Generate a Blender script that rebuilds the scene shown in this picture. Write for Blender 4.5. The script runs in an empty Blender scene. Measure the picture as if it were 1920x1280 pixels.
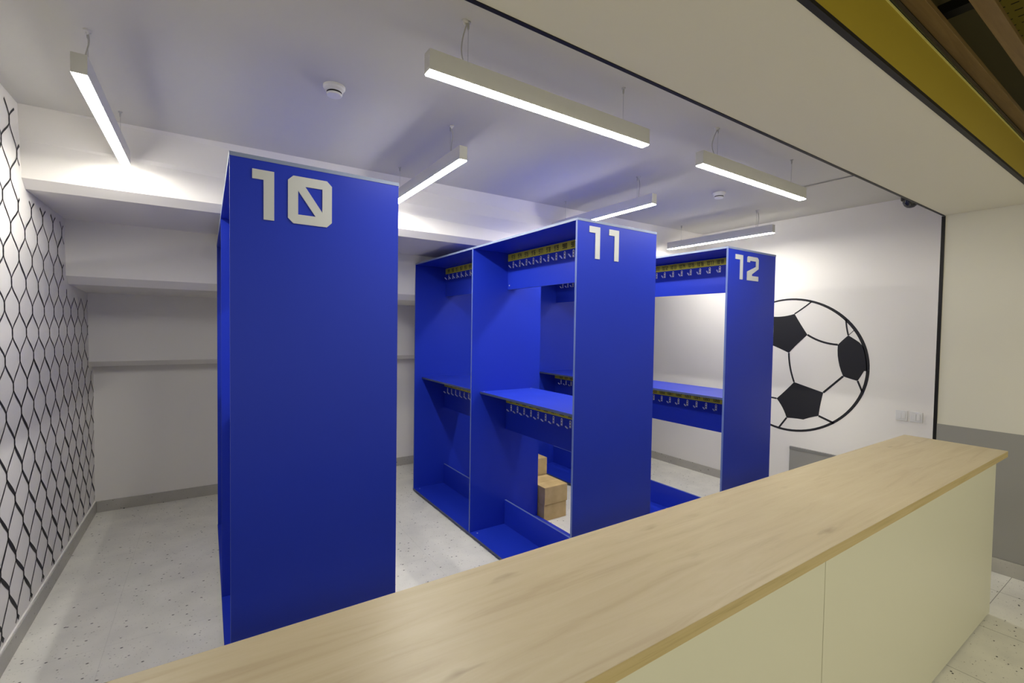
import bpy, bmesh, math, random
from mathutils import Vector, Matrix
random.seed(7)
S = bpy.context.scene
C = S.collection
PI = math.pi

# ------------------------------------------------------------------ camera
CAM_H = 1.75
F_PX, YAW, PITCH, ROLL = 868.1255, 0.5835, -0.029, 0.0151
def cam_dir(a, b, c):
    cr, sr, cp, sp, cy, sy = math.cos(ROLL), math.sin(ROLL), math.cos(PITCH), math.sin(PITCH), math.cos(YAW), math.sin(YAW)
    r = a * cr - b * sr; u2 = a * sr + b * cr
    fw = c * cp - u2 * sp; u = c * sp + u2 * cp
    return Vector((r * cy + fw * sy, -r * sy + fw * cy, u))
cd = bpy.data.cameras.new('camera'); cam = bpy.data.objects.new('camera', cd); C.objects.link(cam)
cd.sensor_width = 36.0; cd.lens = F_PX / 1920 * 36.0; cd.clip_start = 0.02
R_, U_, B_ = cam_dir(1, 0, 0), cam_dir(0, 1, 0), -cam_dir(0, 0, 1)
m3 = Matrix((R_, U_, B_)).transposed()
cam.matrix_world = Matrix.Translation((0, 0, CAM_H)) @ m3.to_4x4()
S.camera = cam

# ------------------------------------------------------------------ world, added hall fill, exposure
W = bpy.data.worlds.new('world'); S.world = W; W.use_nodes = True
W.node_tree.nodes['Background'].inputs[0].default_value = (0.78, 0.83, 0.66, 1)
W.node_tree.nodes['Background'].inputs[1].default_value = 0.16
def hall_fill(name, loc, sx, sy, power, col, rot=(0, 0, 0)):
    l = bpy.data.lights.new(name, 'AREA'); l.shape = 'RECTANGLE'; l.size = sx; l.size_y = sy
    l.energy = power; l.color = col
    o = bpy.data.objects.new(name, l); C.objects.link(o); o.location = loc; o.rotation_euler = rot
hall_fill('hall_overhead_fill', (2.6, -2.6, 2.85), 2.4, 1.2, 58, (1.0, 0.95, 0.78))  # unseen overhead fill, added to brighten the hall side of the counter
hall_fill('hall_overhead_fill', (-1.6, -2.2, 2.85), 1.6, 1.0, 36, (1.0, 0.95, 0.80))
hall_fill('hall_rear_fill', (0.6, -4.1, 1.55), 7.0, 2.3, 24, (0.97, 1.0, 0.90), (math.radians(90), 0, 0))  # broad fill added behind the camera; no window is modelled there
LAMP_STRENGTH = 132.0
vs = S.view_settings
vs.view_transform = 'Standard'; vs.look = 'None'; vs.gamma = 1.0; vs.use_curve_mapping = False
vs.exposure = 0.4

# ------------------------------------------------------------------ materials
def mat(name, col, rough=0.6, metal=0.0, spec=0.5, emit=None, strength=0.0, coat=0.0):
    m = bpy.data.materials.new(name); m.use_nodes = True
    b = m.node_tree.nodes['Principled BSDF']
    b.inputs['Base Color'].default_value = (*col, 1); b.inputs['Roughness'].default_value = rough
    b.inputs['Metallic'].default_value = metal; b.inputs['Specular IOR Level'].default_value = spec
    b.inputs['Coat Weight'].default_value = coat
    if emit:
        b.inputs['Emission Color'].default_value = (*emit, 1); b.inputs['Emission Strength'].default_value = strength
    return m
def nodes(m): return m.node_tree.nodes, m.node_tree.links, m.node_tree.nodes['Principled BSDF']
def bumpy(m, scale, strength, dist=0.002, rough_var=None):
    n, l, b = nodes(m)
    g = n.new('ShaderNodeNewGeometry'); t = n.new('ShaderNodeTexNoise'); t.inputs['Scale'].default_value = scale
    t.inputs['Detail'].default_value = 4
    l.new(g.outputs['Position'], t.inputs['Vector'])
    bp = n.new('ShaderNodeBump'); bp.inputs['Strength'].default_value = strength; bp.inputs['Distance'].default_value = dist
    l.new(t.outputs['Fac'], bp.inputs['Height']); l.new(bp.outputs['Normal'], b.inputs['Normal'])
    if rough_var:
        r = n.new('ShaderNodeMapRange'); r.inputs['To Min'].default_value = rough_var[0]; r.inputs['To Max'].default_value = rough_var[1]
        t2 = n.new('ShaderNodeTexNoise'); t2.inputs['Scale'].default_value = 2.2; t2.inputs['Detail'].default_value = 3
        l.new(g.outputs['Position'], t2.inputs['Vector'])
        l.new(t2.outputs['Fac'], r.inputs['Value']); l.new(r.outputs['Result'], b.inputs['Roughness'])
    return m

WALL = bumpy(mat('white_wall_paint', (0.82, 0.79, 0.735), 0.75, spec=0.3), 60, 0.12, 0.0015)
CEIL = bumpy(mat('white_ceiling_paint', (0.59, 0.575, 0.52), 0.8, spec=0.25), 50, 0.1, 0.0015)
HALLC = bumpy(mat('cream_soffit_paint', (0.70, 0.67, 0.55), 0.8, spec=0.25), 50, 0.08, 0.001)
GREYP = bumpy(mat('grey_dado_paint', (0.30, 0.29, 0.26), 0.5, spec=0.4), 70, 0.1, 0.001)
GREYT = mat('dark_grey_paint', (0.22, 0.215, 0.20), 0.5)
BLUE = bumpy(mat('blue_laminate', (0.011, 0.032, 0.43), 0.38, spec=0.28), 180, 0.08, 0.0006, (0.33, 0.46))
EDGE = mat('pale_blue_edging', (0.10, 0.145, 0.36), 0.5)
TEDGE = mat('grey_blue_top_edging', (0.20, 0.24, 0.37), 0.5)
DEDGE = mat('dark_blue_edging', (0.045, 0.06, 0.13), 0.5)
BLACK = mat('black_metal_trim', (0.010, 0.009, 0.008), 0.5, spec=0.25)
INK = bumpy(mat('black_mural_paint', (0.016, 0.016, 0.018), 0.6, spec=0.35), 25, 0.15, 0.001)
YEL = mat('yellow_paint', (0.40, 0.29, 0.018), 0.55)
YSTRIP = mat('yellow_number_strip', (0.62, 0.55, 0.04), 0.5)
DIGIT = mat('white_foam_board', (0.52, 0.53, 0.53), 0.6)
STEEL = mat('bright_steel', (0.85, 0.85, 0.86), 0.35, metal=0.25)
CHROME = mat('steel_wire', (0.45, 0.45, 0.43), 0.4, metal=0.6)
LBODY = mat('white_powder_coat', (0.60, 0.59, 0.55), 0.5)
LEDM = mat('led_diffuser', (0.9, 0.9, 0.9), 0.5, emit=(1.0, 0.975, 0.91), strength=LAMP_STRENGTH)
LEDF = mat('led_diffuser_dimmed', (0.9, 0.9, 0.9), 0.5, emit=(1.0, 0.975, 0.91), strength=LAMP_STRENGTH * 0.48)
LEDA = mat('led_diffuser_soft', (0.9, 0.9, 0.9), 0.5, emit=(1.0, 0.975, 0.91), strength=LAMP_STRENGTH * 0.6)
LEDR = mat('led_diffuser_wall_side', (0.9, 0.9, 0.9), 0.5, emit=(1.0, 0.975, 0.91), strength=LAMP_STRENGTH * 0.72)
CORD = mat('white_cord', (0.42, 0.41, 0.36), 0.6)
PLASTIC = mat('white_plastic', (0.74, 0.73, 0.70), 0.4)
SMOKED = mat('smoked_dome', (0.02, 0.02, 0.022), 0.12, spec=0.6)
CREAM = bumpy(mat('cream_laminate', (0.62, 0.595, 0.455), 0.42, spec=0.45), 150, 0.05, 0.0005)
RUBBER = mat('black_rubber', (0.02, 0.02, 0.02), 0.7)

def card_mat():
    m = mat('brown_cardboard', (0.52, 0.37, 0.17), 0.8, spec=0.2); n, l, b = nodes(m)
    tc = n.new('ShaderNodeTexCoord'); t = n.new('ShaderNodeTexNoise'); t.inputs['Scale'].default_value = 9
    t.inputs['Detail'].default_value = 5; l.new(tc.outputs['Object'], t.inputs['Vector'])
    r = n.new('ShaderNodeValToRGB'); r.color_ramp.elements[0].color = (0.50, 0.36, 0.165, 1); r.color_ramp.elements[1].color = (0.62, 0.46, 0.23, 1)
    r.color_ramp.elements[0].position = 0.35; r.color_ramp.elements[1].position = 0.7
    l.new(t.outputs['Fac'], r.inputs['Fac']); l.new(r.outputs['Color'], b.inputs['Base Color'])
    return m
CARD = card_mat()
TAPE = mat('brown_tape', (0.46, 0.33, 0.15), 0.35)

def wood_mat(name, c_lo, c_mid, c_hi, sx, sy, rough=0.4, knots=True):
    m = mat(name, c_mid, rough, spec=0.4); n, l, b = nodes(m)
    g = n.new('ShaderNodeNewGeometry'); mp = n.new('ShaderNodeMapping'); mp.inputs['Scale'].default_value = (sx, sy, sy)
    l.new(g.outputs['Position'], mp.inputs['Vector'])
    t = n.new('ShaderNodeTexNoise'); t.inputs['Scale'].default_value = 1.0; t.inputs['Detail'].default_value = 7
    t.inputs['Roughness'].default_value = 0.62; t.inputs['Distortion'].default_value = 1.1
    l.new(mp.outputs['Vector'], t.inputs['Vector'])
    r = n.new('ShaderNodeValToRGB'); e = r.color_ramp.elements
    e[0].position = 0.28; e[0].color = (*c_lo, 1); e[1].position = 0.72; e[1].color = (*c_hi, 1)
    x = e.new(0.46); x.color = (*c_mid, 1)
    l.new(t.outputs['Fac'], r.inputs['Fac'])
    out = r.outputs['Color']
    if knots:
        mp2 = n.new('ShaderNodeMapping'); mp2.inputs['Scale'].default_value = (3.4, 12.0, 12.0); mp2.inputs['Location'].default_value = (0.35, 0.2, 0)
        l.new(g.outputs['Position'], mp2.inputs['Vector'])
        # a little warp so the knots are not neat ovals
        t3 = n.new('ShaderNodeTexNoise'); t3.inputs['Scale'].default_value = 2.0; l.new(mp2.outputs['Vector'], t3.inputs['Vector'])
        ad = n.new('ShaderNodeMix'); ad.data_type = 'RGBA'; ad.blend_type = 'LINEAR_LIGHT'; ad.inputs['Factor'].default_value = 0.35
        l.new(mp2.outputs['Vector'], ad.inputs[6]); l.new(t3.outputs['Color'], ad.inputs[7])
        v = n.new('ShaderNodeTexVoronoi'); v.inputs['Scale'].default_value = 1.0
        l.new(ad.outputs[2], v.inputs['Vector'])
        mr = n.new('ShaderNodeMapRange'); mr.inputs['From Min'].default_value = 0.02; mr.inputs['From Max'].default_value = 0.20
        mr.inputs['To Min'].default_value = 1.0; mr.inputs['To Max'].default_value = 0.0
        l.new(v.outputs['Distance'], mr.inputs['Value'])
        sp = n.new('ShaderNodeSeparateColor'); l.new(v.outputs['Color'], sp.inputs['Color'])
        gt = n.new('ShaderNodeMath'); gt.operation = 'GREATER_THAN'; gt.inputs[1].default_value = 0.62; l.new(sp.outputs[0], gt.inputs[0])
        mu = n.new('ShaderNodeMath'); mu.operation = 'MULTIPLY'; l.new(mr.outputs['Result'], mu.inputs[0]); l.new(gt.outputs[0], mu.inputs[1])
        mu2 = n.new('ShaderNodeMath'); mu2.operation = 'MULTIPLY'; mu2.inputs[1].default_value = 0.55; l.new(mu.outputs[0], mu2.inputs[0])
        mx = n.new('ShaderNodeMix'); mx.data_type = 'RGBA'; l.new(mu2.outputs[0], mx.inputs['Factor'])
        l.new(out, mx.inputs[6]); mx.inputs[7].default_value = (c_lo[0] * 0.55, c_lo[1] * 0.5, c_lo[2] * 0.45, 1)
        out = mx.outputs[2]
    l.new(out, b.inputs['Base Color'])
    return m
OAK = wood_mat('pale_oak_laminate', (0.375, 0.295, 0.165), (0.435, 0.355, 0.208), (0.475, 0.40, 0.245), 1.5, 17, 0.42)
OAKEDGE = wood_mat('oak_edge_band', (0.36, 0.27, 0.11), (0.47, 0.36, 0.16), (0.52, 0.40, 0.20), 2.0, 60, 0.5, False)
SLATW = wood_mat('slat_wood', (0.13, 0.075, 0.022), (0.16, 0.095, 0.03), (0.20, 0.125, 0.045), 2.0, 40, 0.5, False)

def terrazzo(name, base, tiles=True):
    m = mat(name, base, 0.42, spec=0.4); n, l, b = nodes(m)
    g = n.new('ShaderNodeNewGeometry')
    t = n.new('ShaderNodeTexNoise'); t.inputs['Scale'].default_value = 5; t.inputs['Detail'].default_value = 5
    l.new(g.outputs['Position'], t.inputs['Vector'])
    r = n.new('ShaderNodeValToRGB'); r.color_ramp.elements[0].position = 0.3; r.color_ramp.elements[1].position = 0.75
    r.color_ramp.elements[0].color = (base[0] * 0.90, base[1] * 0.90, base[2] * 0.90, 1); r.color_ramp.elements[1].color = (base[0] * 1.06, base[1] * 1.06, base[2] * 1.05, 1)
    l.new(t.outputs['Fac'], r.inputs['Fac']); col = r.outputs['Color']
    for sc, rad, thr, amt, dark in ((17, 0.13, 0.42, 0.95, (0.035, 0.03, 0.025)), (30, 0.15, 0.55, 0.6, (0.10, 0.07, 0.05)), (60, 0.2, 0.6, 0.35, (0.16, 0.14, 0.11))):
        mp = n.new('ShaderNodeMapping'); mp.inputs['Scale'].default_value = (1.0, 1.5, 1.0); mp.inputs['Rotation'].default_value = (0, 0, sc * 0.37)
        l.new(g.outputs['Position'], mp.inputs['Vector'])
        v = n.new('ShaderNodeTexVoronoi'); v.inputs['Scale'].default_value = sc; l.new(mp.outputs['Vector'], v.inputs['Vector'])
        mr = n.new('ShaderNodeMapRange'); mr.inputs['From Min'].default_value = rad * 0.75; mr.inputs['From Max'].default_value = rad
        mr.inputs['To Min'].default_value = amt; mr.inputs['To Max'].default_value = 0.0; l.new(v.outputs['Distance'], mr.inputs['Value'])
        sp = n.new('ShaderNodeSeparateColor'); l.new(v.outputs['Color'], sp.inputs['Color'])
        gt = n.new('ShaderNodeMath'); gt.operation = 'GREATER_THAN'; gt.inputs[1].default_value = thr; l.new(sp.outputs[0], gt.inputs[0])
        mu = n.new('ShaderNodeMath'); mu.operation = 'MULTIPLY'; l.new(mr.outputs['Result'], mu.inputs[0]); l.new(gt.outputs[0], mu.inputs[1])
        mx = n.new('ShaderNodeMix'); mx.data_type = 'RGBA'; l.new(mu.outputs[0], mx.inputs['Factor']); l.new(col, mx.inputs[6]); mx.inputs[7].default_value = (*dark, 1)
        col = mx.outputs[2]
    if tiles:
        sx = n.new('ShaderNodeSeparateXYZ'); l.new(g.outputs['Position'], sx.inputs[0])
        facs = []
        for ax, off in ((0, 3.89), (1, 0.747)):
            a = n.new('ShaderNodeMath'); a.operation = 'SUBTRACT'; a.inputs[1].default_value = off - 0.622 * 20; l.new(sx.outputs[ax], a.inputs[0])
            d = n.new('ShaderNodeMath'); d.operation = 'DIVIDE'; d.inputs[1].default_value = 0.622; l.new(a.outputs[0], d.inputs[0])
            fr = n.new('ShaderNodeMath'); fr.operation = 'FRACT'; l.new(d.outputs[0], fr.inputs[0])
            lt = n.new('ShaderNodeMath'); lt.operation = 'LESS_THAN'; lt.inputs[1].default_value = 0.006; l.new(fr.outputs[0], lt.inputs[0]); facs.append(lt)
        mxm = n.new('ShaderNodeMath'); mxm.operation = 'MAXIMUM'; l.new(facs[0].outputs[0], mxm.inputs[0]); l.new(facs[1].outputs[0], mxm.inputs[1])
        # joints are grouted pale inside the cloakroom and dark out in the hall
        hall = n.new('ShaderNodeMath'); hall.operation = 'LESS_THAN'; hall.inputs[1].default_value = 1.2; l.new(sx.outputs[1], hall.inputs[0])
        am = n.new('ShaderNodeMapRange'); am.inputs['To Min'].default_value = 0.13; am.inputs['To Max'].default_value = 0.75; l.new(hall.outputs[0], am.inputs['Value'])
        mu = n.new('ShaderNodeMath'); mu.operation = 'MULTIPLY'; l.new(mxm.outputs[0], mu.inputs[0]); l.new(am.outputs['Result'], mu.inputs[1])
        mx = n.new('ShaderNodeMix'); mx.data_type = 'RGBA'; l.new(mu.outputs[0], mx.inputs['Factor']); l.new(col, mx.inputs[6]); mx.inputs[7].default_value = (0.13, 0.12, 0.09, 1)
        col = mx.outputs[2]
    l.new(col, b.inputs['Base Color'])
    return m
FLOOR = terrazzo('terrazzo_floor', (0.78, 0.76, 0.69))
SKIRT = terrazzo('terrazzo_skirting', (0.46, 0.44, 0.39), False)

def acoustic_mat():
    m = mat('olive_acoustic_panel', (0.20, 0.155, 0.02), 0.8, spec=0.2); n, l, b = nodes(m)
    g = n.new('ShaderNodeNewGeometry'); sx = n.new('ShaderNodeSeparateXYZ'); l.new(g.outputs['Position'], sx.inputs[0])
    outs = []
    for ax, pitch, duty in ((0, 0.082, 0.12), (1, 0.05, 0.6)):
        a = n.new('ShaderNodeMath'); a.operation = 'ADD'; a.inputs[1].default_value = 20.0; l.new(sx.outputs[ax], a.inputs[0])
        d = n.new('ShaderNodeMath'); d.operation = 'DIVIDE'; d.inputs[1].default_value = pitch; l.new(a.outputs[0], d.inputs[0])
        fr = n.new('ShaderNodeMath'); fr.operation = 'FRACT'; l.new(d.outputs[0], fr.inputs[0])
        lt = n.new('ShaderNodeMath'); lt.operation = 'LESS_THAN'; lt.inputs[1].default_value = duty; l.new(fr.outputs[0], lt.inputs[0]); outs.append(lt)
    mu = n.new('ShaderNodeMath'); mu.operation = 'MULTIPLY'; l.new(outs[0].outputs[0], mu.inputs[0]); l.new(outs[1].outputs[0], mu.inputs[1])
    mx = n.new('ShaderNodeMix'); mx.data_type = 'RGBA'; l.new(mu.outputs[0], mx.inputs['Factor'])
    mx.inputs[6].default_value = (0.20, 0.155, 0.02, 1); mx.inputs[7].default_value = (0.004, 0.004, 0.003, 1)
    l.new(mx.outputs[2], b.inputs['Base Color'])
    return m
ACOU = acoustic_mat()

# ------------------------------------------------------------------ mesh helpers
class MB:
    """collects shapes for ONE mesh object; mi = material slot"""
    def __init__(s): s.v = []; s.f = []; s.m = []
    def box(s, a, b, mi=0, faces=None):
        x0, y0, z0 = a; x1, y1, z1 = b; o = len(s.v)
        s.v += [(x0, y0, z0), (x1, y0, z0), (x1, y1, z0), (x0, y1, z0), (x0, y0, z1), (x1, y0, z1), (x1, y1, z1), (x0, y1, z1)]
        F = {'-z': (3, 2, 1, 0), '+z': (4, 5, 6, 7), '-y': (0, 1, 5, 4), '+x': (1, 2, 6, 5), '+y': (2, 3, 7, 6), '-x': (3, 0, 4, 7)}
        for k, q in F.items():
            s.f.append(tuple(o + i for i in q)); s.m.append((faces or {}).get(k, mi))
        return s
    def poly(s, pts, mi=0):
        o = len(s.v); s.v += [tuple(p) for p in pts]; s.f.append(tuple(range(o, o + len(pts)))); s.m.append(mi); return s
    def prism(s, pts, d, mi=0):
        """closed polygon pts extruded by vector d"""
        o = len(s.v); k = len(pts); d = Vector(d)
        s.v += [tuple(p) for p in pts] + [tuple(Vector(p) + d) for p in pts]
        s.f.append(tuple(range(o, o + k))); s.f.append(tuple(range(o + 2 * k - 1, o + k - 1, -1))); s.m += [mi, mi]
        for i in range(k):
            j = (i + 1) % k
            s.f.append((o + j, o + i, o + k + i, o + k + j)); s.m.append(mi)
        return s
    def tube(s, pts, r, n=8, mi=0, cap=True):
        pts = [Vector(p) for p in pts]; o = len(s.v)
        up = Vector((0, 0, 1))
        t0 = (pts[1] - pts[0]).normalized()
        a = t0.cross(up if abs(t0.z) < 0.9 else Vector((1, 0, 0))).normalized()
        for i, p in enumerate(pts):
            t = (pts[min(i + 1, len(pts) - 1)] - pts[max(i - 1, 0)]).normalized()
            a = (a - t * a.dot(t)).normalized(); b = t.cross(a)
            rr = r[i] if isinstance(r, (list, tuple)) else r
            for k in range(n):
                w = 2 * PI * k / n; s.v.append(tuple(p + (a * math.cos(w) + b * math.sin(w)) * rr))
        for i in range(len(pts) - 1):
            for k in range(n):
                q = (k + 1) % n
                s.f.append((o + i * n + k, o + i * n + q, o + (i + 1) * n + q, o + (i + 1) * n + k)); s.m.append(mi)
        if cap:
            s.f.append(tuple(o + k for k in range(n - 1, -1, -1))); s.f.append(tuple(o + (len(pts) - 1) * n + k for k in range(n))); s.m += [mi, mi]
        return s
    def lathe(s, prof, c, n=28, mi=0, mis=None):
        """profile [(r,z)] turned about the vertical through c"""
        o = len(s.v)
        for r, z in prof:
            for k in range(n):
                w = 2 * PI * k / n; s.v.append((c[0] + r * math.cos(w), c[1] + r * math.sin(w), c[2] + z))
        for i in range(len(prof) - 1):
            for k in range(n):
                q = (k + 1) % n
                s.f.append((o + i * n + k, o + i * n + q, o + (i + 1) * n + q, o + (i + 1) * n + k)); s.m.append(mis[i] if mis else mi)
        s.f.append(tuple(o + k for k in range(n))); s.m.append(mi)
        s.f.append(tuple(o + (len(prof) - 1) * n + k for k in range(n))); s.m.append(mis[-1] if mis else mi)
        return s
    def build(s, name, mats, parent=None, bevel=0.0, smooth=False, fix=True):
        me = bpy.data.meshes.new(name); me.from_pydata(s.v, [], s.f)
        for m in (mats if isinstance(mats, (list, tuple)) else [mats]): me.materials.append(m)
        me.polygons.foreach_set('material_index', s.m)
        if smooth: me.polygons.foreach_set('use_smooth', [True] * len(s.f))
        me.update()
        if fix:
            bm = bmesh.new(); bm.from_mesh(me); bmesh.ops.recalc_face_normals(bm, faces=bm.faces); bm.to_mesh(me); bm.free()
        if smooth:
            try: me.set_sharp_from_angle(angle=0.7)
            except Exception: pass
        o = bpy.data.objects.new(name, me); C.objects.link(o)
        if parent: o.parent = parent
        if bevel:
            md = o.modifiers.new('bevel', 'BEVEL'); md.width = bevel; md.segments = 2; md.limit_method = 'ANGLE'
        return o
def tag(o, label=None, cat=None, group=None, kind=None):
    for k, v in (('label', label), ('category', cat), ('group', group), ('kind', kind)):
        if v: o[k] = v
    return o
def empty(name, loc=(0, 0, 0), rz=0.0):
    o = bpy.data.objects.new(name, None); C.objects.link(o); o.location = loc; o.rotation_euler = (0, 0, rz); o.empty_display_size = 0.1
    return o
def struct(o): o['kind'] = 'structure'; return o

# ------------------------------------------------------------------ the room
XL, XR, XP = -0.859, 5.106, 4.870       # net wall, football wall, face of the pier beside the counter
ZC, ZH = 2.937, 2.690                   # cloakroom ceiling, underside of the header
YH0, YH1 = 0.666, 1.209                 # header front and back
YB = 5.60
HY = -4.2                               # how far the hall reaches behind the camera
floor = struct(MB().box((-4.5, HY, -0.12), (XR + 0.3, YB + 0.3, 0)).build('floor', FLOOR))
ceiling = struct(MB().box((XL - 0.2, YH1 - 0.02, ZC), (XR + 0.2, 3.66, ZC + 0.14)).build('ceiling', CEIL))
# stepped back wall: the underside of raked seating, three drops with chamfered lips
prof = [(3.64, ZC + 0.14), (3.64, ZC), (3.665, 2.75), (3.69, 2.548), (3.755, 2.500), (4.63, 2.496), (4.648, 2.085), (4.722, 2.028),
        (5.375, 2.000), (5.41, 1.400), (5.475, 1.352), (YB, 1.350), (YB, 0.0), (YB + 0.25, 0.0), (YB + 0.25, ZC + 0.14)]
mb = MB(); k = len(prof)
mb.v = [(XL - 0.05, y, z) for y, z in prof] + [(XR + 0.05, y - (0.14 if i < 2 else (0.06 if i == 2 else 0)), z) for i, (y, z) in enumerate(prof)]
for i in range(k):
    j = (i + 1) % k; mb.f.append((i, j, k + j, k + i)); mb.m.append(0)
mb.f += [tuple(range(k)), tuple(range(2 * k - 1, k - 1, -1))]; mb.m += [0, 0]
wall_back = struct(mb.build('wall_back', WALL))
wall_left = struct(MB().box((XL - 0.2, YH0, 0), (XL, YB + 0.25, ZC + 0.1)).build('wall_left', WALL))
wall_right = struct(MB().box((XR, YH1 - 0.15, 0), (XR + 0.2, YB + 0.25, ZC + 0.1)).build('wall_right', WALL))
wall_hall = struct(MB().box((XP, HY, 0), (XP + 0.236, YH1, 3.55)).build('wall_hall', HALLC))
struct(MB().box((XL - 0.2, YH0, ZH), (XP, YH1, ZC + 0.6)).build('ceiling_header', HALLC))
struct(MB().box((-4.5, HY, 3.45), (XP, YH0, 3.57)).build('ceiling_hall', ACOU))
struct(MB().box((-4.5, YH0, 0), (XL - 0.2, YH0 + 0.15, 3.4)).build('wall_front', HALLC))
# grey wainscot on the pier wall with its skirting
struct(MB().box((XP - 0.006, HY, 0.11), (XP, YH1 - 0.012, 1.040)).build('trim_1', GREYP))
# skirtings
struct(MB().box((XL, YH1, 0), (XL + 0.012, YB, 0.102)).build('baseboard_left', SKIRT, bevel=0.002))
struct(MB().box((XL + 0.012, YB - 0.012, 0), (XR - 0.012, YB, 0.102)).build('baseboard_back', SKIRT, bevel=0.002))
struct(MB().box((XR - 0.012, YH1 + 0.01, 0), (XR, YB, 0.098)).build('baseboard_right', SKIRT, bevel=0.002))
struct(MB().box((XP - 0.013, HY, 0), (XP, YH1, 0.108)).build('baseboard_hall', SKIRT, bevel=0.002))
struct(MB().box((XL, YH1, 0.102), (XL + 0.008, YB, 0.113)).build('trim_2', WALL))
# black trims: opening arris along the header and down the pier, and the header's front edge
struct(MB().box((XL, YH1 - 0.010, ZH - 0.003), (XP, YH1 + 0.005, ZH + 0.008)).build('trim_3', BLACK))
struct(MB().box((XP - 0.008, YH1 - 0.014, 0), (XP + 0.012, YH1 + 0.008, ZH - 0.006)).build('trim_4', BLACK))
struct(MB().box((XL - 0.2, YH0 - 0.006, ZH - 0.003), (XP, YH0 + 0.014, ZH + 0.011)).build('trim_5', BLACK))
# yellow fascia above the header edge, its pale paint line and the dark channel on top
f = MB().box((-4.5, YH0 - 0.005, ZH + 0.011), (XP, YH0, 2.905)).build('yellow_fascia', YEL)
tag(f, 'long mustard yellow fascia board running above the black header edge', 'fascia')
MB().box((-4.5, YH0 - 0.008, 2.899), (XP, YH0 - 0.005, 2.906)).build('edge_bead', mat('pale_yellow', (0.62, 0.55, 0.16), 0.5), f)
struct(MB().box((-4.5, YH0 - 0.008, 2.925), (XP, YH0, 3.45)).build('trim_6', mat('dark_olive_backing', (0.045, 0.035, 0.008), 0.7)))
ch = MB().box((-4.5, YH0 - 0.016, 2.908), (XP, YH0, 2.924)).build('ceiling_channel', mat('gloss_black_profile', (0.012, 0.014, 0.016), 0.2))
tag(ch, 'black glossy metal channel between yellow fascia and wooden slats', 'channel')
slat_labels = ['wooden ceiling slat nearest the yellow fascia, orange brown', 'wooden ceiling slat second from the yellow fascia, paler brown',
               'wooden ceiling slat third from the yellow fascia', 'wooden ceiling slat furthest from the yellow fascia']
slat_me = None
for i in range(4):
    y = 0.6305 - 0.136 * i
    if slat_me is None:
        o = MB().box((-4.4, -0.026, 0), (XP - 0.005, 0.026, 0.022)).build('ceiling_slat', SLATW, bevel=0.0015)
        o.location = (0, y, 2.94); slat_me = o
    else:
        o = slat_me.copy(); C.objects.link(o); o.location = (0, y, 2.94)
    tag(o, slat_labels[i], 'ceiling slat', 'wooden slats of the hall ceiling')
tag(MB().box((2.46, -0.4, 3.03), (2.52, 0.655, 3.07)).build('carrier_rail', BLACK), 'black carrier rail crossing above the wooden ceiling slats', 'rail')

# ------------------------------------------------------------------ murals (painted on the walls)
def ribbon(mb, pts, wid, plane_x):
    """flat brush stroke through (y,z) points on the wall x = plane_x"""
    P = [Vector(p) for p in pts]; o = len(mb.v); n = len(P)
    for i, p in enumerate(P):
        t = (P[min(i + 1, n - 1)] - P[max(i - 1, 0)]).normalized(); q = Vector((-t.y, t.x))
        w = (wid[i] if isinstance(wid, (list, tuple)) else wid) / 2
        for sgn in (-1, 1):
            a = p + q * w * sgn; mb.v.append((plane_x, a.x, a.y))
    for i in range(n - 1):
        mb.f.append((o + 2 * i, o + 2 * i + 1, o + 2 * i + 3, o + 2 * i + 2)); mb.m.append(0)
def zig(r, z0=1.82):      # height of knot row r (rows go down)
    return z0 - (0.140 * r if r <= 3 else 0.42 + 0.152 * (r - 3))
net = MB(); NX = XL + 0.0012
def net_top(y):
    if y < 3.66: return 2.895
    if y < 3.80: return 2.42
    if y < 4.60: return 2.455
    if y < 4.74: return 1.99
    if y < 5.38: return 1.96
    return 1.32
rows = list(range(-8, 12)); Y0, DY = 3.392, 0.1155
cols = range(-14, 20)
def knot(c, r):
    rnd = random.Random(c * 131 + r * 17)
    return Vector((Y0 + DY * c + rnd.uniform(-.006, .006), zig(r) + rnd.uniform(-.007, .007)))
for r in rows:
    for c in cols:
        if (c + r) % 2: continue
        a = knot(c, r)
        h = 0.018
        if not (0.14 < a.y < net_top(a.x) - 0.01 and a.x < 5.57): inside = False
        else: inside = True
        low = max(0.0, min(1.0, (1.75 - a.y) / 1.2))
        if inside: ribbon(net, [(a.x, a.y + h + 0.008), (a.x, a.y), (a.x, a.y - h - 0.008)], [0.014, 0.019, 0.014], NX)
        for dc in (-1, 1):
            b = knot(c + dc, r + 1)
            rnd = random.Random(c * 31 + r * 7 + dc)
            p0 = Vector((a.x, a.y - h)); p1 = Vector((b.x, b.y + h))
            pts = []; ws = []
            wbase = (0.0105 + 0.0110 * low) if dc == 1 else (0.0105 + 0.002 * low)
            if rnd.random() < 0.12: wbase += 0.005
            for i in range(9):
                t = i / 8; s = t * t * (3 - 2 * t); k_ = 0.55 * (1 - 0.75 * low); s = k_ * s + (1 - k_) * t
                q = Vector((p0.x + (p1.x - p0.x) * s, p0.y + (p1.y - p0.y) * t))
                if 0.125 < q.y < net_top(q.x) and q.x < 5.585:
                    pts.append(q); ws.append(wbase * (0.85 + 0.35 * math.sin(PI * t)))
                elif pts: break
            if len(pts) > 1: ribbon(net, pts, ws, NX)
nm = net.build('net_mural', INK, wall_left, fix=False); nm['label'] = 'black painted goal net pattern on the left wall'

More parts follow.
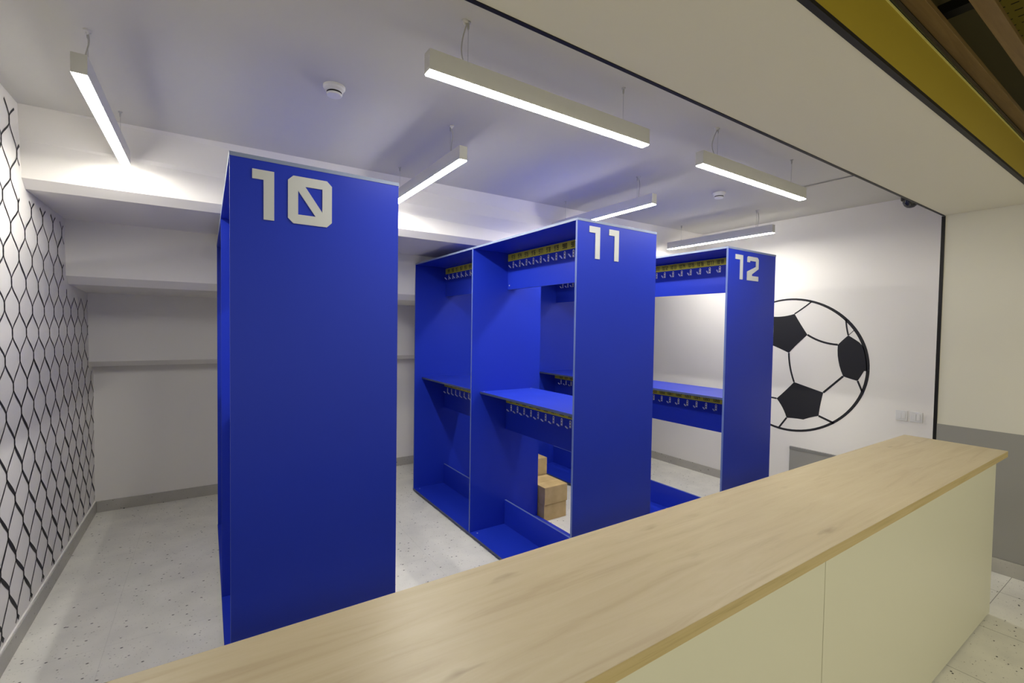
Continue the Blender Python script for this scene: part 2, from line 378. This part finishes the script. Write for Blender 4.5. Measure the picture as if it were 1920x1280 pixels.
ball = MB(); BX = XR - 0.0012
CB = Vector((2.44, 1.411)); RB = 0.685
def arc(p, q, bulge, n=10):
    p, q = Vector(p), Vector(q); m = (p + q) / 2; t = q - p; nn = Vector((-t.y, t.x)) * bulge
    return [p * (1 - s) ** 2 + (m + nn) * 2 * s * (1 - s) + q * s ** 2 for s in [i / n for i in range(n + 1)]]
circ = []; cw = []
for i in range(97):
    a = 2 * PI * i / 96
    circ.append(CB + Vector((-math.cos(a), math.sin(a))) * (RB + 0.004 * math.sin(3 * a + 1))); cw.append(0.019 + 0.010 * max(0, math.cos(a + 0.35)) + 0.004 * math.sin(2 * a))
ribbon(ball, circ, cw, BX)
def patch(pts):
    out = []
    for p, q, bl in pts: out += arc(p, q, bl, 6)[:-1]
    ball.poly([(BX, v.x, v.y) for v in out])
A1, A2, A3, A4, A5 = (2.407, 1.942), (2.277, 1.727), (2.452, 1.533), (2.620, 1.605), (2.620, 1.915)
patch([(A1, A2, .02), (A2, A3, .03), (A3, A4, .02), (A4, A5, .02), (A5, A1, .10)])
R1, R2, R3, R4, R5, R6 = (1.918, 1.729), (2.003, 1.636), (1.949, 1.335), (1.829, 1.303), (1.781, 1.40), (1.826, 1.665)
patch([(R1, R2, .03), (R2, R3, .12), (R3, R4, .03), (R4, R5, .02), (R5, (1.757, 1.40), 0), ((1.757, 1.40), (1.790, 1.62), .06), ((1.79, 1.62), R6, 0), (R6, R1, .02)])
D1, D2, D3, D4, D5 = (2.391, 1.233), (2.115, 1.157), (2.150, 0.919), (2.454, 0.849), (2.562, 1.039)
patch([(D1, D2, .0), (D2, D3, .03), (D3, (2.29, 0.858), .05), ((2.29, 0.858), D4, .04), (D4, D5, .10), (D5, D1, .02)])
L1, L2, L3, L4 = (2.86, 1.40), (3.02, 1.52), (3.11, 1.35), (2.90, 1.17)
patch([(L1, L2, .02), (L2, L3, .02), (L3, L4, .04), (L4, L1, .02)])
for p, q, bl, w in ((A1, (2.249, 2.062), .03, .011), (A2, R2, .14, .015), (A3, D1, .08, .014), (R1, (1.942, 1.885), -.05, .011), (R3, D2, .0, .015),
                    (R4, (1.790, 1.205), .0, .013), (D3, (2.014, 0.870), .0, .016), (D4, (2.528, 0.735), .0, .014), (D5, (2.72, 1.05), .0, .013),
                    (A4, (2.78, 1.50), .05, .013), ((2.78, 1.50), L1, .0, .013), ((2.72, 1.05), L4, .05, .013), ((2.72, 1.05), (2.80, .83), 0, .013),
                    (A5, (2.72, 2.01), 0, .012), (L2, (3.0, 1.78), .03, .012), (R1, (1.870, 1.78), 0, .004)):
    ribbon(ball, arc(p, q, bl), w * 1.25, BX)
bmur = ball.build('football_mural', INK, wall_right, fix=False); bmur['label'] = 'large black painted football on the right wall'

# ------------------------------------------------------------------ coat racks
SEG = {'0': 'abcdef', '1': 'l', '2': 'abged', '3': 'abgcd', '4': 'fgbc', '5': 'afgcd', '6': 'afgedc', '7': 'abc', '8': 'abcdefg', '9': 'abcdfg'}
def seg_boxes(chx, w, h, s):
    """boxy stencil digits as rectangles (x0,z0,x1,z1), origin at lower left"""
    R = {'a': (0, h - s, w, h), 'g': (0, h / 2 - s / 2, w, h / 2 + s / 2), 'd': (0, 0, w, s), 'f': (0, h / 2, s, h), 'e': (0, 0, s, h / 2),
         'b': (w - s, h / 2, w, h), 'c': (w - s, 0, w, h / 2)}
    if chx == '1': return [(w * .5, 0, w * .5 + s, h), (w * .15, h - s, w * .5, h)]
    return [R[k] for k in SEG[chx]]
def number_strip(first, y_first, side, xb, zc, y0, y1, parent):
    """yellow strip with twelve numbers on the hook board face; side -1 faces -x"""
    sh = 0.060; x = xb + side * 0.0022
    mb = MB().box((min(xb, x), y0, zc - sh / 2), (max(xb, x), y1, zc + sh / 2))
    xi = xb + side * 0.0027
    for k in range(12):
        t = str(first + k); w, g, h, s = 0.0145, 0.0034, 0.036, 0.0050
        tot = len(t) * w + (len(t) - 1) * g
        yc = y_first - 0.0965 * k
        for i, cx in enumerate(t):
            ox = -tot / 2 + i * (w + g)
            for a0, b0, a1, b1 in seg_boxes(cx, w, h, s):
                # reading direction: for the face looking to -x the text runs towards -y
                ya, yb = (yc - (ox + a0), yc - (ox + a1)) if side < 0 else (yc + ox + a0, yc + ox + a1)
                za, zb = zc - h / 2 + b0, zc - h / 2 + b1
                mb.poly([(xi, ya, za), (xi, yb, za), (xi, yb, zb), (xi, ya, zb)], 1)
    return mb.build('number_strip', [YSTRIP, INK], parent, fix=False)

def hook_mesh():
    mb = MB()
    w, h = 0.0085, 0.054
    pts = [(-w, 0.0), (w, 0.0), (w, h - 0.008), (w * .7, h - 0.002), (0, h), (-w * .7, h - 0.002), (-w, h - 0.008)]
    mb.prism([(0.0, a, b - h) for a, b in pts], (0.003, 0, 0))
    for z in (-0.012, -0.034):
        mb.prism([(0.0031, 0.0038 * math.cos(t), z + 0.006 * math.sin(t)) for t in [2 * PI * i / 8 for i in range(8)]], (0.0006, 0, 0), 1)
    mb.tube([(0.002, 0, -h + 0.004), (0.010, 0, -h - 0.003), (0.020, 0, -h - 0.003), (0.028, 0, -h + 0.001)], 0.0016, 8, 2)
    mb.tube([(0.026, 0, -h - 0.001), (0.029, 0, -h + 0.002), (0.044, 0, -h + 0.015), (0.049, 0, -h + 0.019)], [.003, .0050, .0054, .003], 8)
    return mb
hook0 = hook_mesh().build('hook', [STEEL, BLACK, mat('hook_shank_shaded', (0.16, 0.16, 0.17), 0.4, metal=0.8)], smooth=True)  # shank steel darkened to imitate the shade between plate and tip
hook_me = hook0.data; bpy.data.objects.remove(hook0)

def digit_polys(chx, w, h):
    s = 0.037 * h / 0.19
    if chx == '1':
        return [[(0, h), (w, h), (w, 0), (w - s, 0), (w - s, h - s), (0, h - s)]], w
    if chx == '2':
        c = 0.018
        return [[(0, h - s * 1.25), (0, h - c * .6), (c * .6, h), (w - c, h), (w, h - c), (w, h * .52), (w * .42, h * .27), (w * .42, s), (w, s), (w, 0), (0, 0), (0, h * .36),
                 (w - s, h * .60), (w - s, h - s * .9), (s, h - s * .9), (s, h - s * 1.25)]], w
    return [], w
def end_digits(t, x0, ztop, h, yf, parent, xs):
    """white cut-out digits on the front end panel"""
    for cx, (a, w) in zip(t, xs):
        mb = MB(); zb = ztop - h
        if cx == '0':
            c = 0.020; s = 0.038
            out = [(c, 0), (w - c, 0), (w, c), (w, h - c), (w - c, h), (c, h), (0, h - c), (0, c)]
            inn = [(s, s), (w - s, s), (w - s, s), (w - s, h - s), (w - s, h - s), (s, h - s), (s, h - s), (s, s)]
            # frame made of four solid sides, then the slash across the window
            mb.prism([(a + p, yf, zb + q) for p, q in ((c, 0), (w - c, 0), (w, c), (w, s), (0, s), (0, c))], (0, -0.004, 0))
            mb.prism([(a + p, yf, zb + q) for p, q in ((0, h - s), (w, h - s), (w, h - c), (w - c, h), (c, h), (0, h - c))], (0, -0.004, 0))
            mb.prism([(a + p, yf, zb + q) for p, q in ((0, s), (s, s), (s, h - s), (0, h - s))], (0, -0.004, 0))
            mb.prism([(a + p, yf, zb + q) for p, q in ((w - s, s), (w, s), (w, h - s), (w - s, h - s))], (0, -0.004, 0))
            mb.prism([(a + p, yf, zb + q) for p, q in ((s, h - s), (s, h - s - .020), (w - s - .027, s), (w - s, s), (w - s, s + .020), (s + .027, h - s))], (0, -0.004, 0))
        else:
            for pl in digit_polys(cx, w, h)[0]:
                mb.prism([(a + p, yf, zb + q) for p, q in pl], (0, -0.004, 0))
        o = mb.build('number_digit', DIGIT, parent); o['label'] = 'white digit ' + cx

YT, YM, YE, ZT = 2.091, 3.384, 4.645, 2.410
T = 0.016
def coat_rack(label, x0, x1, digits, dz, dxs, numbers, yfirst, sides, zlow=1.132):
    """double sided rack: numbers = {(bay, tier): first}, built in world metres then parented at its base"""
    root = empty('coat_rack', ((x0 + x1) / 2, (YT + YE) / 2, 0))
    tag(root, label, 'coat rack', 'numbered blue coat racks of the cloakroom')
    cx, cy = root.location.x, root.location.y
    def put(o):                                   # keep world placement under the root
        for v in o.data.vertices: v.co.x -= cx; v.co.y -= cy
        o.parent = root; return o
    M2 = [BLUE, EDGE, DEDGE, TEDGE]
    ed = {'-x': 1, '+x': 1}
    front = put(MB().box((x0, YT, 0.034), (x1, YT + T, ZT - T), faces=ed).build('end_panel', M2))
    put(MB().box((x0, YM - T / 2, 0.034), (x1, YM + T / 2, ZT - T), faces=ed).build('divider_panel', M2))
    put(MB().box((x0, YE - T, 0.034), (x1, YE, ZT - T), faces=ed).build('end_panel', M2))
    put(MB().box((x0 - 0.002, YT - 0.002, ZT - T), (x1 + 0.002, YE + 0.002, ZT), faces={'-x': 3, '+x': 3, '-y': 3, '+y': 3}).build('top_panel', M2, bevel=0.001))
    base = put(MB().box((x0 - 0.002, YT - 0.002, 0.014), (x1 + 0.002, YE + 0.002, 0.034), faces={'-x': 2, '+x': 2, '-y': 2, '+y': 2}).build('base_panel', M2, bevel=0.001))
    for gx in (x0 + 0.03, x1 - 0.03):
        for gy in (YT + 0.05, YM, YE - 0.05):
            g = MB().lathe([(0.018, 0), (0.018, 0.014)], (gx - cx, gy - cy, 0), 14).build('foot_glide', RUBBER, base)
    xb = (x0 + x1) / 2
    bays = [('near', YT + T, YM - T / 2), ('far', YM + T / 2, YE - T)]
    for bay, ya, yb in bays:
        yf = yfirst if bay == 'near' else yfirst + (yb - (YM - T / 2))
        put(MB().box((x0 + 0.082, ya, 1.196), (x1 - 0.082, yb, 1.214), faces={'-x': 2, '+x': 2}).build('shelf', M2, bevel=0.001))
        put(MB().box((xb - T / 2, ya, 0.034), (xb + T / 2, yb, 0.246), faces={'+z': 1}).build('kick_board', M2))
        for tier, za, zb, zc in (('upper', 2.080, ZT - T, 2.351), ('lower', 0.872, 1.196, zlow)):
            board = put(MB().box((xb - T / 2, ya, za), (xb + T / 2, yb, zb), faces={'-z': 1}).build('hook_board', M2))
            for sd in sides:
                xf = xb + sd * T / 2
                fn = numbers[(bay, tier, sd)]
                yfs = yf if sd < 0 else yf
                number_strip(fn, yfs - cy, sd, xf - cx, zc, ya + 0.004 - cy, yb - 0.004 - cy, board)
                for k in range(12):
                    h = bpy.data.objects.new('hook', hook_me); C.objects.link(h); h.parent = board
                    h.location = (xf - cx, yfs - 0.0965 * k - cy, zc - 0.038); h.rotation_euler = (0, 0, PI if sd < 0 else 0)
    # pale cam covers
    for sx, sy, sz, ax in ((x0 + 0.05, YM - 0.05, 0.034, 'z'), (x0 + 0.05, YE - 0.06, 0.034, 'z'), (x1 - 0.11, YM - 0.03, 1.214, 'z'), (x0 + 0.11, YM - 0.03, 1.214, 'z')):
        MB().lathe([(0.006, 0), (0.006, 0.0012), (0.003, 0.002)], (sx - cx, sy - cy, sz), 12).build('screw_cap', DIGIT, root)
    for z in (2.115,):
        MB().tube([(xb - T / 2 - cx, YM - 0.035 - cy, z), (xb - T / 2 - 0.0015 - cx, YM - 0.035 - cy, z)], 0.006, 12).build('screw_cap', DIGIT, root)
    end_digits(digits, x0, dz, 0.193, YT - cy, front, [(a - cx, w) for a, w in dxs])
    return root

def nums(near_up, near_lo, far_up, far_lo, other=0):
    d = {('near', 'upper', -1): near_up, ('near', 'lower', -1): near_lo, ('far', 'upper', -1): far_up, ('far', 'lower', -1): far_lo}
    for k, v in list(d.items()): d[(k[0], k[1], 1)] = v + other
    return d
coat_rack('nearest and tallest looking blue coat rack, numbered 10, beside the net wall aisle', 0.0757, 0.7411, '10', 2.358, [(0.151, 0.077), (0.278, 0.170)], nums(877, 865, 853, 841, 48), 3.291, (-1, 1))
coat_rack('middle blue coat rack numbered 11 with open hook bays', 1.8327, 2.5354, '11', 2.372, [(1.925, 0.088), (2.090, 0.086)], nums(973, 961, 949, 937), 3.291, (-1,))
coat_rack('far right blue coat rack numbered 12 in front of the painted football', 3.3773, 4.0779, '12', 2.358, [(3.471, 0.105), (3.640, 0.166)], nums(1069, 1057, 1045, 1033), 3.246, (-1,), 1.148)

# ------------------------------------------------------------------ cardboard boxes behind rack 11
def carton(label, x0, x1, y0, y1, z0, z1, rz=0.0, taped=True):
    w, d, h = (x1 - x0) / 2, (y1 - y0) / 2, z1 - z0
    r = empty('cardboard_box', ((x0 + x1) / 2, (y0 + y1) / 2, z0), rz)
    tag(r, label, 'box', 'cardboard boxes stacked between racks 11 and 12')
    MB().box((-w, -d, 0), (w, d, h - 0.004)).build('carton_body', CARD, r, bevel=0.003)
    for s in (-1, 1):
        ya, yb = (-d, -0.001) if s < 0 else (0.001, d)
        MB().box((-w + 0.001, ya + 0.0008, h - 0.004), (w - 0.001, yb - 0.0008, h)).build('flap', CARD, r, bevel=0.001)
    if taped: MB().box((-w - 0.0006, -0.022, h), (w + 0.0006, 0.022, h + 0.0006)).box((-w - 0.0008, -0.022, h - 0.05), (-w, 0.022, h + 0.0006)).box((w, -0.022, h - 0.05), (w + 0.0008, 0.022, h + 0.0006)).build('tape', TAPE, r)
carton('bottom cardboard box of the front pile, scuffed brown side', 2.548, 2.808, 3.290, 3.590, 0, 0.148, 0.0)
carton('cardboard box on top of the front pile, plain flat lid', 2.546, 2.813, 3.284, 3.590, 0.149, 0.308, 0.012, False)
carton('floor level cardboard box of the rear pile, behind the front pile', 2.552, 2.822, 3.615, 3.915, 0, 0.152)
carton('middle cardboard box of the rear pile, behind the front pile', 2.552, 2.822, 3.615, 3.915, 0.153, 0.305)
carton('highest cardboard box, topmost of the rear pile', 2.554, 2.826, 3.615, 3.915, 0.306, 0.470)

# ------------------------------------------------------------------ counter
cat = 'counter cabinet'
YF, YR, ZK = 0.683, 1.199, 1.030
top = MB().box((XL, YF, ZK - 0.038), (4.172, YR, ZK), faces={'-y': 1, '+y': 1, '+x': 1, '-x': 1}).build('worktop', [OAK, OAKEDGE], bevel=0.0015)
tag(top, 'long pale oak worktop lying on the cream counter cabinets', 'worktop')
for lab, a, b in (('cream counter cabinet at the right end below the oak worktop', 1.803, 4.100), ('cream counter cabinet left of the panel seam below the oak worktop', -0.55, 1.799)):
    r = empty('counter_cabinet', ((a + b) / 2, 0.94, 0)); tag(r, lab, cat, 'cream cabinets of the counter'); ox, oy = (a + b) / 2, 0.94
    MB().box((a - ox, 0.720 - oy, 0.012), (b - ox, 0.738 - oy, ZK - 0.038)).build('front_panel', CREAM, r, bevel=0.001)
    for s in (a, b - 0.018):
        MB().box((s - ox, 0.7385 - oy, 0.012), (s + 0.018 - ox, 1.17 - oy, ZK - 0.038)).build('side_panel', CREAM, r, bevel=0.001)
    MB().box((a + 0.018 - ox, 0.7385 - oy, 0.45), (b - 0.018 - ox, 1.15 - oy, 0.468)).build('shelf', CREAM, r)
    MB().box((a + 0.018 - ox, 0.7385 - oy, 0.06), (b - 0.018 - ox, 1.15 - oy, 0.078)).build('bottom_panel', CREAM, r)
    MB().box((a + 0.03 - ox, 0.755 - oy, 0), (b - 0.03 - ox, 0.773 - oy, 0.06)).box((a + 0.03 - ox, 1.13 - oy, 0), (b - 0.03 - ox, 1.148 - oy, 0.06)).build('plinth', RUBBER, r)

# ------------------------------------------------------------------ pendant lights
ZL, LH = 2.690, 0.080
def pendant(label, x, y, along, cord_end, cord_bulge, led=None):
    r = empty('pendant_light', (x, y, ZL), 0 if along == 'x' else PI / 2)
    tag(r, label, 'pendant light', 'linear pendant lights of the cloakroom')
    L, w = 0.60, 0.0245
    b = MB()
    b.box((-L, -w, 0.004), (-L + 0.003, w, LH)).box((L - 0.003, -w, 0.004), (L, w, LH))
    b.box((-L + 0.003, -w, 0.004), (L - 0.003, -w + 0.002, LH)).box((-L + 0.003, w - 0.002, 0.004), (L - 0.003, w, LH))
    b.box((-L + 0.003, -w + 0.002, LH - 0.003), (L - 0.003, w - 0.002, LH))
    b.build('housing', LBODY, r)
    MB().box((-L + 0.0035, -w + 0.0025, 0.0), (L - 0.0035, w - 0.0025, 0.008)).build('diffuser', led or LEDM, r)
    top = ZC - ZL
    for s in (-1, 1):
        wv = MB().tube([(s * 0.43, 0, LH), (s * 0.43, 0, top - 0.02)], 0.0009, 6)
        wv.tube([(s * 0.43, 0, LH), (s * 0.43, 0, LH + 0.012)], 0.003, 8)
        wo = wv.build('suspension_wire', CHROME, r)
        MB().lathe([(0.010, top), (0.010, top - 0.004), (0.0045, top - 0.006), (0.0045, top - 0.024), (0.002, top - 0.030)], (s * 0.43, 0, 0), 14).build('ceiling_gripper', CHROME, wo)
    s = cord_end
    pts = []
    for i in range(13):
        t = i / 12
        pts.append((s * 0.43 + s * 0.018 * math.sin(PI * t) * cord_bulge - s * 0.012 * t + s * 0.016, 0.006 * math.sin(2 * PI * t), LH + (top - LH) * t))
    MB().tube(pts, 0.0026, 7).build('power_cord', CORD, r, smooth=True)
    MB().lathe([(0.013, top), (0.013, top - 0.006), (0.006, top - 0.010), (0.004, top - 0.018)], (s * 0.43 + s * 0.004 + 0.012 * s, 0.0, 0), 14).build('cord_cap', LBODY, r)
pendant('lit linear pendant by the net wall, leftmost lamp', -0.402, 3.012, 'y', -1, 0.6, LEDA)
pendant('largest looking lit linear pendant, hanging lengthwise in front of rack 11', 1.285, 1.637, 'x', -1, 0.9, LEDF)
pendant('lit linear pendant partly behind rack 10, between racks 10 and 11', 1.211, 2.960, 'y', -1, 1.0)
pendant('lit linear pendant whose far end hides behind rack 11', 2.798, 2.935, 'y', -1, 0.8)
pendant('lit linear pendant in the right front, nearest the wall camera', 2.940, 1.641, 'x', -1, 2.2, LEDF)
pendant('lit linear pendant by the football wall, above rack 12', 4.500, 2.935, 'y', -1, 0.8, LEDR)

# ------------------------------------------------------------------ small fittings
def smoke(label, x, y):
    r = empty('smoke_detector', (x, y, ZC)); tag(r, label, 'smoke detector', 'smoke detectors on the cloakroom ceiling')
    MB().lathe([(0.052, 0), (0.052, -0.010), (0.046, -0.016)], (0, 0, 0), 32).build('mounting_base', PLASTIC, r, smooth=True)
    MB().lathe([(0.045, -0.016), (0.042, -0.026), (0.036, -0.029), (0.036, -0.036), (0.038, -0.038), (0.034, -0.046), (0.012, -0.049)], (0, 0, 0), 32,
               mis=[0, 0, 1, 0, 0, 0]).build('sensing_head', [PLASTIC, BLACK], r, smooth=True)
smoke('white round smoke detector on the ceiling nearest the camera, above the first rack', 0.535, 2.45)
smoke('smaller looking smoke detector on the ceiling towards the football wall', 3.68, 2.38)

r = empty('dome_camera', (4.965, 1.445, ZC)); tag(r, 'black dome security camera on the ceiling near the black pier trim', 'security camera')
MB().lathe([(0.066, 0), (0.066, -0.050), (0.060, -0.058)], (0, 0, 0), 32).build('housing', BLACK, r, smooth=True)
MB().lathe([(0.056, -0.058), (0.053, -0.080), (0.043, -0.102), (0.025, -0.118), (0.006, -0.123)], (0, 0, 0), 32).build('dome', SMOKED, r, smooth=True)

MB_ = MB().tube([(4.06, 1.22, ZC - 0.006), (4.06, 1.90, ZC - 0.006)], 0.005, 8)
tag(MB_.build('cable_conduit', CORD), 'thin pale cable conduit on the ceiling right of the front pendant', 'conduit')
for lab, ya, yb in (('double light switch further from the black trim, on the football wall', 1.448, 1.532), ('double light switch next to the black pier trim', 1.346, 1.430)):
    r = empty('wall_switch', (XR, (ya + yb) / 2, 1.035)); tag(r, lab, 'light switch', 'pair of white wall switches')
    MB().box((-0.009, -0.042, -0.044), (0, 0.042, 0.044)).build('frame', PLASTIC, r, bevel=0.002)
    for s in (-1, 1):
        MB().box((-0.012, -0.0275 if s < 0 else 0.0007, -0.028), (-0.009, -0.0007 if s < 0 else 0.0275, 0.028)).build('rocker', PLASTIC, r, bevel=0.001)

r = empty('wall_panel', (XR, 1.82, 0.085)); tag(r, 'low grey panel on the white wall below the painted football', 'wall panel')
MB().box((-0.022, -0.60, 0.0), (0, 0.585, 0.450)).build('panel_board', GREYP, r, bevel=0.001)
MB().box((-0.026, -0.60, 0.450), (0, 0.585, 0.478)).build('cap_rail', GREYT, r, bevel=0.001)
